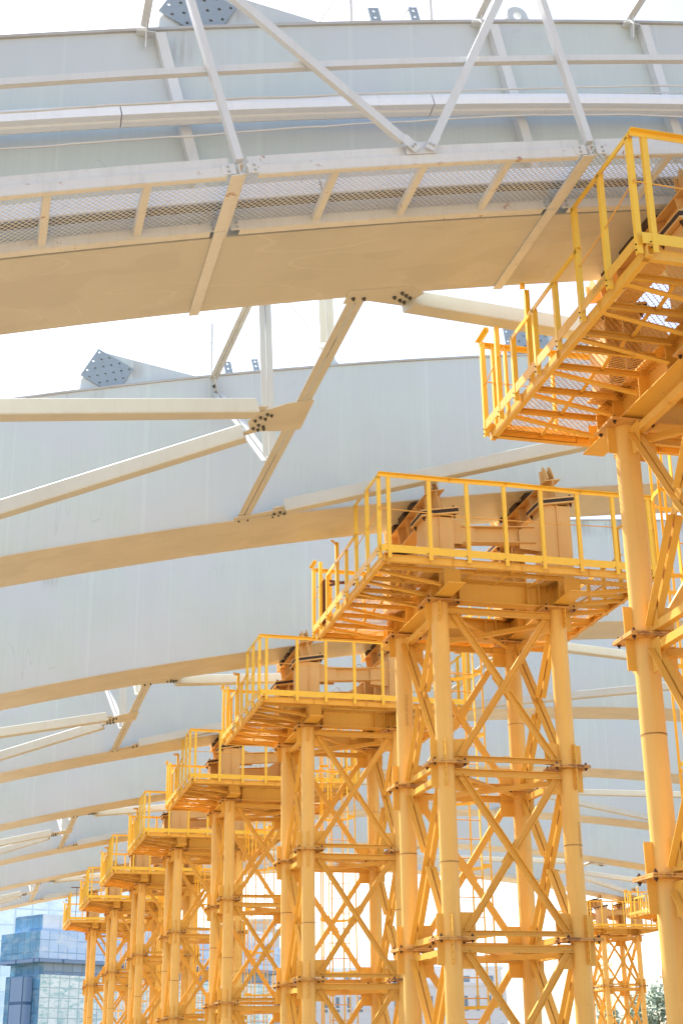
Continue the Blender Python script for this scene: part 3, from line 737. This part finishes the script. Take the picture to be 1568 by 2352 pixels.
# gutter: bright sheet-metal box resting on the stiffeners
def gut(x0, x1):
    b = MB(WO)
    n = 8
    for i in range(n):
        a, c = x0 + (x1 - x0) * i / n, x0 + (x1 - x0) * (i + 1) / n
        prof = [(-.09, 0), (-.09, -.0), (.0, 0.0)]
        g_ = lambda q: 1.135 - .021 * q; b.ext([(.10, -.02), (.10, .05), (.085, .10), (-.09, .10), (-.10, -.02), (-.06, -.035), (0, -.03), (.02, -.02)][::-1], ap(a, g_(a), 10.48), ap(c, g_(c), 10.48), nrm((a + c) / 2))
    return b.build('gutter', 'gutter', W_)
gut(-1.5, 1.05); gut(1.06, 3.86); gut(3.87, 8.0)
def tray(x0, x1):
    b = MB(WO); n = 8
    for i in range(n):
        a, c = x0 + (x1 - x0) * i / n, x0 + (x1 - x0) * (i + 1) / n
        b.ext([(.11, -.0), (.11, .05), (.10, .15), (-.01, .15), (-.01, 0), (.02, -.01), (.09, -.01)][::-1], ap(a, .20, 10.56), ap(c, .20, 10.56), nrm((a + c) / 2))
        b.m = 1; b.ext(rect(.11, .012), ap(a, .180, 10.51), ap(c, .180, 10.51), nrm((a + c) / 2)); b.m = 0  # dark strip paints the shade on the underside of the tray
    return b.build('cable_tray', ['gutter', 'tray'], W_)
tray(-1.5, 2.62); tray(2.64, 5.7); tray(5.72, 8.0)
# stiffeners on the girder web
G1 = towers[(1, 'g')]
for x in STX:
    b = MB(GO); xx = x - 0.0
    p0 = arch(xx, .10); p1 = arch(xx, GD - .12)
    b.bar((p0[0], YF - .04, p0[1]), (p1[0], YF - .04, p1[1]), .095, .10, (0, -1, 0)); b.build('stiffener', 'white', G1)
# cables
def cable(name, lab, dn, y, w0, amp, seed, r=.010):
    rnd = random.Random(seed); pts = []; v = 0
    for i in range(47):
        x = -1.4 + i * .2; v = v * .8 + rnd.uniform(-1, 1) * amp
        pts.append(ap(x, dn + v + w0 * math.sin(x * 1.1 + seed), y))
    c0 = pts[0]; b = MB(-c0); b.path(pts, r, 6); o = b.build(name, 'cable', None, c0); return tag(o, lab, 'cable')
cable('cable', 'pale cable strung just above the bright gutter of the nearest girder', 1.19, 10.38, .012, .006, 1)
cable('cable', 'thin second cable lying on the gutter top edge of the nearest girder', 1.16, 10.44, .010, .004, 5, .007)
cable('cable', 'pale sagging cable hanging just below the gutter on the nearest girder', .86, 10.40, .02, .008, 3)

# ------------------------------------------------------------------ cross frames and plan struts between girder pairs
NX = [3.35, 11.1, 18.85, 26.6]
Ya, Yb = YB - DY, YF                          # facing sides of girders 1 and 2 (pair frame = girder 2 frame)
def dbl(mb, p0, p1, nv, wv=.085, gap=.014, dep=.075):
    p0, p1 = V(p0), V(p1); t = (p1 - p0).normalized(); nv = V(nv); nv = (nv - t * nv.dot(t)).normalized(); u = nv.cross(t)
    for sg in (-1, 1):
        mb.bar(p0 + u * sg * (gap / 2 + wv / 2), p1 + u * sg * (gap / 2 + wv / 2), wv, .009, nv)
        mb.bar(p0 + u * sg * (gap / 2 + .005) - nv * dep / 2, p1 + u * sg * (gap / 2 + .005) - nv * dep / 2, .009, dep, nv)
def make_frame(x, first):
    a0 = arch(x, 0); F = thing('cross_frame', 'x', 'truss', (a0[0], (Ya + Yb) / 2, a0[1]))
    O = V(F.location) * -1; N = nrm(x)
    B = lambda y: V((a0[0], y, a0[1])) + N * .03
    TT = lambda y: V((a0[0], y, a0[1])) + N * (GD - .16)
    P1 = lambda: V((a0[0], 16.4, a0[1])) + V((-.13, 0, 2.83)); P2 = lambda: V((a0[0], 13.25, a0[1])) + V((-.13, 0, 2.83))
    def mk(nm, *args, **kw):
        b = MB(O); dbl(b, *args, **kw); return b.build(nm, 'strut', F)
    mk('bottom_chord', B(Ya - .05), B(Yb + .25), -N, wv=.085)
    mk('top_chord', TT(Yb - .08) + N * .05, P1(), -N, wv=.06); mk('top_chord', P1() - V((0, .05, 0)), P2(), -N, wv=.06); mk('top_chord', P2() - V((0, .05, 0)), TT(Ya + .1), -N, wv=.06)
    y1, y2 = 16.45, 13.3
    for y, p_ in ((y1, P1()), (y2, P2())): mk('vertical', B(y) + N * .10, p_, (0, -1, 0), wv=.075, dep=.06)
    mk('diagonal', TT(Yb - .12) - N * .18, B(y1 + .12) + N * .10, (0, -1, 0), wv=.07, dep=.06)
    mk('diagonal', P1() - V((0, .1, .1)), B(y2 + .12) + N * .10, (0, -1, 0), wv=.07, dep=.06)
    mk('diagonal', P2() - V((0, .1, .1)), B(Ya + .2) + N * .10, (0, -1, 0), wv=.07, dep=.06)
    T_ = V((0, 1, 0)); U = V((N.z, 0, -N.x))
    def gus(c, poly, bolts, thk=.012):
        b = MB(O); b.slab([c + U * p[0] + T_ * p[1] - N * .012 for p in poly], N, thk); b.m = 1
        for q in bolts: b.bolt(c + U * q[0] + T_ * q[1] - N * .018, -N, .021, .018)
        return b.build('gusset_plate', ['greyflange', 'boltg'], F)
    cm = B(14.95)
    gus(cm, [(.12, -.42), (.14, .42), (-.05, .42), (-.52, .30), (-.60, .0), (-.52, -.22), (-.20, -.40)], [(-.40, -.17), (-.47, -.10), (-.40, -.04), (-.52, -.02), (-.34, -.12), (-.38, .18), (-.45, .12), (-.50, .20), (-.36, .25), (-.43, .26)])
    gus(B(Ya - .02), [(-.14, -.12), (.52, -.12), (.72, .06), (.56, .30), (.12, .12), (-.14, .14)], [(-.06, .03), (.06, .05), (.46, .0), (.52, .06), (.58, .12), (.48, .15), (.40, .08), (.54, .20)])
    gus(B(Yb + .02), [(-.14, .12), (.66, .12), (.72, -.10), (.55, -.22), (.12, -.14), (-.14, -.12)], [(-.06, .02), (.07, .02), (.44, .03), (.52, .0), (.60, -.03), (.44, -.08), (.52, -.11), (.60, -.14)])
    b = MB(O); q = TT(Yb - .06); b.slab([q + N * .1, q + N * .1 + V((0, -.12, 0)), q - N * .30 + V((0, -.14, 0)), q - N * .42, q - N * .42 + V((0, .06, 0)), q + N * .1 + V((0, .06, 0))], (1, 0, 0), .012); b.m = 1
    for k in range(3): b.bolt(q - N * (.08 + .11 * k) + V((-.01, -.05, 0)), (-1, 0, 0), .028, .022)
    b.build('gusset_plate', ['greyflange', 'boltg'], F)
    return F
def make_strut(xa, ya, xb, yb, name='plan_strut'):
    pa, pb = arch(xa, .06), arch(xb, .06); p0, p1 = V((pa[0], ya, pa[1])), V((pb[0], yb, pb[1]))
    mid = (p0 + p1) / 2; b = MB(-mid); t = (p1 - p0).normalized(); N = nrm((xa + xb) / 2)
    r_ = .085; pr = []
    for cx_, cy_, a0 in ((.075, .075, 0), (-.075, .075, 90), (-.075, -.075, 180), (.075, -.075, 270)):
        for k in range(4):
            a = R(a0 + k * 30); pr.append((cx_ + .02 * math.cos(a), cy_ + .02 * math.sin(a)))
    b.ext(pr, p0 + t * .62, p1 - t * .62, N)
    return b, mid, p0, p1, t, N
pairs = [(1, 2), (3, 4), (5, 6), (7, 8)]
pn = {0: 'between girders one and two', 1: 'between girders three and four', 2: 'between girders five and six', 3: 'between the two farthest girders'}
place = ['leftmost one', 'behind the central tower', 'at the arch top', 'on the right slope']
for xi, x in enumerate(NX):
    F = None
    for pi in range(4):
        if F is None: F = make_frame(x, True); base_loc = V(F.location); o = F
        else: o = copy_tree(F)
        o.location = base_loc + off(2 + 2 * pi); o['label'] = 'white cross frame %s, %s' % (pn[pi], place[xi]); o['group'] = 'cross frames between girder pairs'
allx = [-4.4] + NX + [34.35]
stp = ['out to the left edge', 'right of the leftmost frame', 'over the arch top', 'on the right slope', 'at the far right end']
for i in range(len(allx) - 1):
    x0, x1 = allx[i], allx[i + 1]
    mid_y = 14.95
    if i < 3: combos = [('nearer-girder', x0, Ya + .0, x1, mid_y - .12), ('farther-girder', x0, Yb - .0, x1, mid_y + .15)]
    else: combos = [('nearer-girder', x0, mid_y - .12, x1, Ya), ('farther-girder', x0, mid_y + .15, x1, Yb)]
    for kind, xa, ya, xb, yb in combos:
        b, mid, p0, p1, t, N = make_strut(xa, ya, xb, yb)
        st = None
        for pi in range(4):
            if st is None:
                st = b.build('plan_strut', 'strut', None, mid); o = st
                g = MB(-mid)
                for sg, pe in ((1, p0), (-1, p1)): g = MB(-mid); g.bar(pe + t * sg * .45, pe + t * sg * .95, .02, .12, N.cross(t)); g.build('end_plate', 'greyflange', st)
                pass
            else: o = copy_tree(st)
            o.location = mid + off(2 + 2 * pi)
            tag(o, 'white strut %s, %s, %s' % (pn[pi], 'from the nearer' if kind[0] == 'n' else 'from the farther', stp[i]), 'strut', 'white plan struts between girder pairs')

# ------------------------------------------------------------------ stencilled marks
def text(s_, size, loc, rot, mat, parent, name='stencil_text'):
    c = bpy.data.curves.new(name, 'FONT'); c.body = s_; c.size = size; c.extrude = 0.001
    o = bpy.data.objects.new(name, c); COL.objects.link(o); o.location = loc; o.rotation_euler = rot; c.materials.append(M[mat]); o.parent = parent
    dg = bpy.context.evaluated_depsgraph_get(); me = bpy.data.meshes.new_from_object(o.evaluated_get(dg)); n = bpy.data.objects.new(name, me); COL.objects.link(n)
    n.location = loc; n.rotation_euler = rot; n.parent = parent; bpy.data.objects.remove(o); return n
hx, hy = LW / 2, LD / 2
text('KSH770-03-25.00.00', .055, (-hx - .02, hy - .1245, H - .9), (R(90), R(90), 0), 'ink', towers[2])
text('KSH770-03-25.00.00', .055, (hx + .04, -hy - .118, H - 3.0), (R(90), R(90), R(14)), 'ink', towers[2])
text('25.00.00-01', .06, (-2.035, -1.0, H + .34), (R(90), 0, R(-90)), 'ink', towers[1])
def gp(x, dn, y): a = arch(x, dn); return V((a[0], y, a[1])) + V(GO)

# ------------------------------------------------------------------ far buildings
def bear(az, el, rng):                        # point at a bearing from the row direction, an elevation angle and a horizontal range
    a = R(az); return V((math.sin(a) * rng, math.cos(a) * rng, math.tan(R(el)) * rng))
def facade_mat(name, c, line, cw, ch, vary, rough=0.12, lw=.05, metal=.0, refl=None):
    mt = bpy.data.materials.new(name); mt.use_nodes = True; nt = mt.node_tree; b = nt.nodes['Principled BSDF']
    tc = nt.nodes.new('ShaderNodeTexCoord').outputs['UV']
    mp = nt.nodes.new('ShaderNodeMapping'); mp.inputs['Scale'].default_value = (1 / cw, 1 / ch, 1); nt.links.new(tc, mp.inputs['Vector'])
    br = nt.nodes.new('ShaderNodeTexBrick'); br.offset = 0; br.squash = 1; br.inputs['Scale'].default_value = 1
    br.inputs['Brick Width'].default_value = 1; br.inputs['Row Height'].default_value = 1; br.inputs['Mortar Size'].default_value = lw; br.inputs['Mortar Smooth'].default_value = 0
    br.inputs['Bias'].default_value = 0
    br.inputs['Color1'].default_value = (c[0], c[1], c[2], 1); c2 = tuple(min(1, v * (1 + vary)) for v in c)
    br.inputs['Color2'].default_value = (c2[0], c2[1], c2[2], 1); br.inputs['Mortar'].default_value = (line[0], line[1], line[2], 1)
    nt.links.new(mp.outputs[0], br.inputs['Vector'])
    out = br.outputs['Color']
    if refl:
        f = noise(nt, refl[0], mapping(nt, tc, (1, 2.2, 1)), 4, .7); out = mixc(nt, ramp(nt, f, [(.48, (0, 0, 0)), (.62, (1, 1, 1))]), out, refl[1])  # noise blotches paint reflections into the glass colour
    nt.links.new(out, b.inputs['Base Color']); b.inputs['Roughness'].default_value = rough; b.inputs['Metallic'].default_value = metal
    M[name] = mt
facade_mat('glass_pale', (.74, .82, .88), (.55, .65, .73), 2.2, 2.0, .12, refl=(.2, (.62, .74, .84)))
facade_mat('glass_blue', (.44, .61, .84), (.30, .45, .66), 1.15, 1.15, .15, refl=(.35, (.62, .74, .88)))
facade_mat('glass_deep', (.10, .26, .42), (.09, .20, .33), 1.0, 1.15, .35, refl=(.4, (.24, .40, .54)))
facade_mat('glass_dark', (.24, .34, .47), (.18, .26, .37), 1.2, 1.5, .2)
facade_mat('glass_mirror', (.72, .84, .84), (.42, .54, .58), 1.2, .95, .25, refl=(.9, (.38, .62, .64)))
facade_mat('glass_navy', (.19, .29, .46), (.05, .12, .25), 3, 3, .05)
M['stone'] = paint('hazed_stone_wall', (.62, .60, .56), (.58, .57, .54), rough=.8)  # stone and render walls carry the distance haze in their pale colour
M['stone2'] = paint('hazed_render_wall', (.70, .71, .72), (.66, .67, .68), rough=.8)
M['roofb'] = paint('pale_blue_roof', (.36, .44, .52), rough=.6)
M['pane'] = paint('dull_window_glass', (.20, .27, .33), rough=.2, streak=0)
class UB:                                     # box blocks with metric UVs
    def __init__(s): s.v = []; s.f = []; s.uv = []; s.mi = []
    def block(s, x0, x1, y0, y1, z0, z1, mi=0, miside=None):
        if miside is None: miside = mi
        for (a, c, k) in (((x0, y0), (x1, y0), mi), ((x1, y0), (x1, y1), miside), ((x1, y1), (x0, y1), mi), ((x0, y1), (x0, y0), miside)):
            n = len(s.v); L = math.hypot(c[0] - a[0], c[1] - a[1])
            s.v += [(a[0], a[1], z0), (c[0], c[1], z0), (c[0], c[1], z1), (a[0], a[1], z1)]; s.f.append((n, n + 1, n + 2, n + 3)); s.uv += [(0, z0), (L, z0), (L, z1), (0, z1)]; s.mi.append(k)
        n = len(s.v); s.v += [(x0, y0, z1), (x1, y0, z1), (x1, y1, z1), (x0, y1, z1)]; s.f.append((n, n + 1, n + 2, n + 3)); s.uv += [(.1, .1)] * 4; s.mi.append(mi)
    def build(s, name, mats, parent):
        me = bpy.data.meshes.new(name); me.from_pydata(s.v, [], s.f); uv = me.uv_layers.new(name='UVMap')
        for i, q in enumerate(s.uv): uv.data[i].uv = q
        for k in mats: me.materials.append(M[k])
        me.polygons.foreach_set('material_index', s.mi); o = bpy.data.objects.new(name, me); COL.objects.link(o); o.parent = parent; return o
# glass office block: local x runs along the right-hand face, local y along the receding left-hand face
RG = 150.0
c0 = bear(2.839, 4.147, RG)
PXM = c0.z                                    # height check
az = R(90 - 57)
GB = thing('office_building', 'blue glass office block with stepped storeys at the lower left corner', 'building', (c0.x, c0.y, GZ)); GB.rotation_euler = (0, 0, az)
def hz(el): return bear(0, el, RG).z - GZ
def gb(name, mats, *bl):
    u = UB()
    for q in bl: u.block(*q)
    return u.build(name, mats, GB)
z0 = hz(4.147); z1 = hz(5.138); z2 = hz(5.772); zr = hz(3.586); zm = hz(2.751)
gb('main_storeys', ['glass_blue', 'glass_deep'], (0, 34, 0, 6.6, z0, z1, 0, 1))
gb('upper_storey', ['glass_pale', 'glass_deep'], (.6, 33, .6, 5.2, z1, z2, 0, 1))
gb('recessed_storey', ['glass_dark', 'glass_deep'], (1.2, 33, .8, 6.4, zr, z0 - .02, 0, 1))
gb('lower_storeys', ['glass_mirror', 'glass_deep'], (.6, 33, .4, 6.2, 0, zr - .02, 0, 1))
gb('soffit_band', ['glass_navy'], (-.1, 34.1, -.1, 6.7, z0 - .35, z0 - .03, 0, 0))
gb('entrance_shaft', ['glass_navy', 'glass_navy'], (-.7, .5, 1.5, 3.6, 0, hz(3.477), 0, 1))
gb('side_wing', ['glass_pale', 'glass_mirror'], (-1.6, .3, 6.8, 16, hz(2.137), hz(4.054), 0, 1))
gb('side_wing', ['glass_dark', 'glass_dark'], (-1.0, .3, 6.8, 16, 0, hz(2.107), 0, 1))
# pale glass slab behind
c1 = bear(2.036, 4.145, 190)
GS = thing('office_building', 'tall pale glass facade rising behind the stepped blue office block', 'building', (c1.x, c1.y, GZ)); GS.rotation_euler = (0, 0, R(90 - 72))
u = UB(); u.block(-60, 18, 0, 14, 0, bear(1.826, 7.152, 190).z - GZ); u.build('curtain_wall', ['glass_pale'], GS)
u = UB(); u.block(-60.1, 18.1, -.1, 14.1, bear(1.826, 7.152, 190).z - GZ, bear(1.819, 7.249, 190).z - GZ); u.build('parapet', ['glass_dark'], GS)

def windowed(name, lab, az_, rng, wdt, dep, el_, yaw, mat, cols, rows, ww, wh, ztop_gap, arch_col=None, roof=None, blocks=()):
    c = bear(az_, el_, rng); G = thing(name, lab, 'building', (c.x, c.y, GZ)); G.rotation_euler = (0, 0, R(yaw))
    zt = bear(az_, el_, rng).z - GZ
    b = MB(); b.box(-wdt / 2, wdt / 2, 0, dep, 0, zt); b.box(-wdt / 2 - .4, wdt / 2 + .4, -.4, dep + .4, zt - .5, zt + .1); b.box(-wdt / 2 - .2, wdt / 2 + .2, -.2, dep, zt - 5.2, zt - 4.9)
    for (x0, x1, z0_, z1_) in blocks: b.box(x0, x1, .5, dep, z0_ + zt, z1_ + zt); b.box(x0 - .3, x1 + .3, .2, dep + .3, z1_ + zt - .4, z1_ + zt)
    b.build('wall', mat, G)
    for i in range(cols):
        x = -wdt / 2 + wdt * (i + .5) / cols
        for j in range(rows):
            z = zt - ztop_gap - j * (wh * 1.9)
            f = MB(); f.box(x - ww / 2 - .12, x + ww / 2 + .12, -.14, -.01, z - wh - .12, z - wh); f.box(x - ww / 2 - .12, x - ww / 2, -.12, -.01, z - wh, z + .1); f.box(x + ww / 2, x + ww / 2 + .12, -.12, -.01, z - wh, z + .1); f.box(x - ww / 2, x + ww / 2, -.12, -.01, z, z + .1)
            fo = f.build('window', mat, G)
            p = MB(); p.box(x - ww / 2, x + ww / 2, -.05, -.012, z - wh, z); p.build('pane', 'pane', fo)
    if roof:
        b = MB(); b.slab([(-wdt / 2, -.2, zt + .12), (wdt / 2, -.2, zt + .12), (wdt / 2, dep * .5, zt + roof), (-wdt / 2, dep * .5, zt + roof)], (0, -.4, 1), .2); b.build('roof', 'roofb', G)
    return G, zt
windowed('stone_building', 'pale stone building with a raised tower, seen between the left towers', 10.987, 300, 16, 12, 4.043, -14.5, 'stone', 6, 8, 1.0, 1.7, 6.8, blocks=((-2.2, 4.5, 0, 6.0), (-1.4, 3.6, 6.0, 8.0)))
windowed('stone_building', 'small pale building with grey windows between the far left towers', 8.255, 330, 26, 12, 3.586, -14.5, 'stone', 9, 7, 1.0, 1.6, 1.6)
windowed('white_building', 'long white building with rows of narrow windows, behind the third tower', 15.705, 340, 58, 14, 3.086, -14.5, 'stone2', 22, 6, .8, 3.2, 2.6)
windowed('hall', 'low building with a pale blue roof, half hidden by the central tower', 15.918, 380, 60, 14, 3.669, -14.5, 'stone2', 10, 2, 1.6, 1.5, 2.0, roof=3.5)
windowed('apartment_building', 'grey-blue block seen low between the middle towers', 11.25, 230, 14, 10, 2.51, -14.5, 'roofb', 5, 5, .9, 1.3, 1.2)

# ------------------------------------------------------------------ trees
M['leaf'] = paint('hazed_green_leaves', (.24, .31, .20), (.34, .40, .30), rough=.7, streak=0)  # greens lightened to paint in the haze over the far trees
M['bark'] = paint('grey_brown_bark', (.16, .12, .09), rough=.9)
def tree(lab, az_, el_, rng, seed):
    rnd = random.Random(seed); c = bear(az_, el_, rng); top = c.z - GZ
    T = thing('leafy_tree', lab, 'tree', (c.x, c.y, GZ), 'broad-leaved trees at the far right')
    b = MB(); h = top * .55
    b.add(*cone((0, 0, 0), (.3, 0, h), .35, .16)); lim = []
    for k in range(9):
        a = k * 2.4; p0 = (.05 * k * .3, 0, h * (.45 + .06 * k)); p1 = (math.cos(a) * top * .2, math.sin(a) * top * .2, h * (.85 + .07 * k)); b.add(*cone(p0, p1, .12, .04)); lim.append(p1)
    b.build('trunk', 'bark', T)
    b = MB(); cl = [V((rnd.gauss(0, .15) * top, rnd.gauss(0, .15) * top, top * rnd.uniform(.38, .93))) for _ in range(46)]
    cl += [V((0, 0, top * .97))]
    for q in cl:
        rr = top * rnd.uniform(.05, .10) * (1.25 - .6 * q.z / top)
        for _ in range(70):
            d = V((rnd.gauss(0, 1), rnd.gauss(0, 1), rnd.gauss(0, .8))) * rr * .75; p = q + d; s_ = rnd.uniform(.10, .24)
            u_ = V((rnd.gauss(0, 1), rnd.gauss(0, 1), rnd.gauss(0, 1))).normalized(); v_ = u_.orthogonal().normalized()
            b.add([p - u_ * s_, p + v_ * s_ * .6, p + u_ * s_, p - v_ * s_ * .6], [(0, 1, 2, 3)])
    b.build('crown', 'leaf', T)
def cone(p0, p1, r0, r1, n=8):
    p0, p1 = V(p0), V(p1); t = (p1 - p0).normalized(); a = t.orthogonal().normalized(); c = t.cross(a)
    vs = [p + (a * math.cos(2 * PI * i / n) + c * math.sin(2 * PI * i / n)) * r for p, r in ((p0, r0), (p1, r1)) for i in range(n)]
    return vs, [[i, (i + 1) % n, (i + 1) % n + n, i + n] for i in range(n)], True
tree('taller pale green tree between the small far tower and the nearest leg', 26.139, 2.894, 120, 3)
tree('lower pale green tree seen through the bracing of the small far tower', 24.171, 2.411, 130, 9)
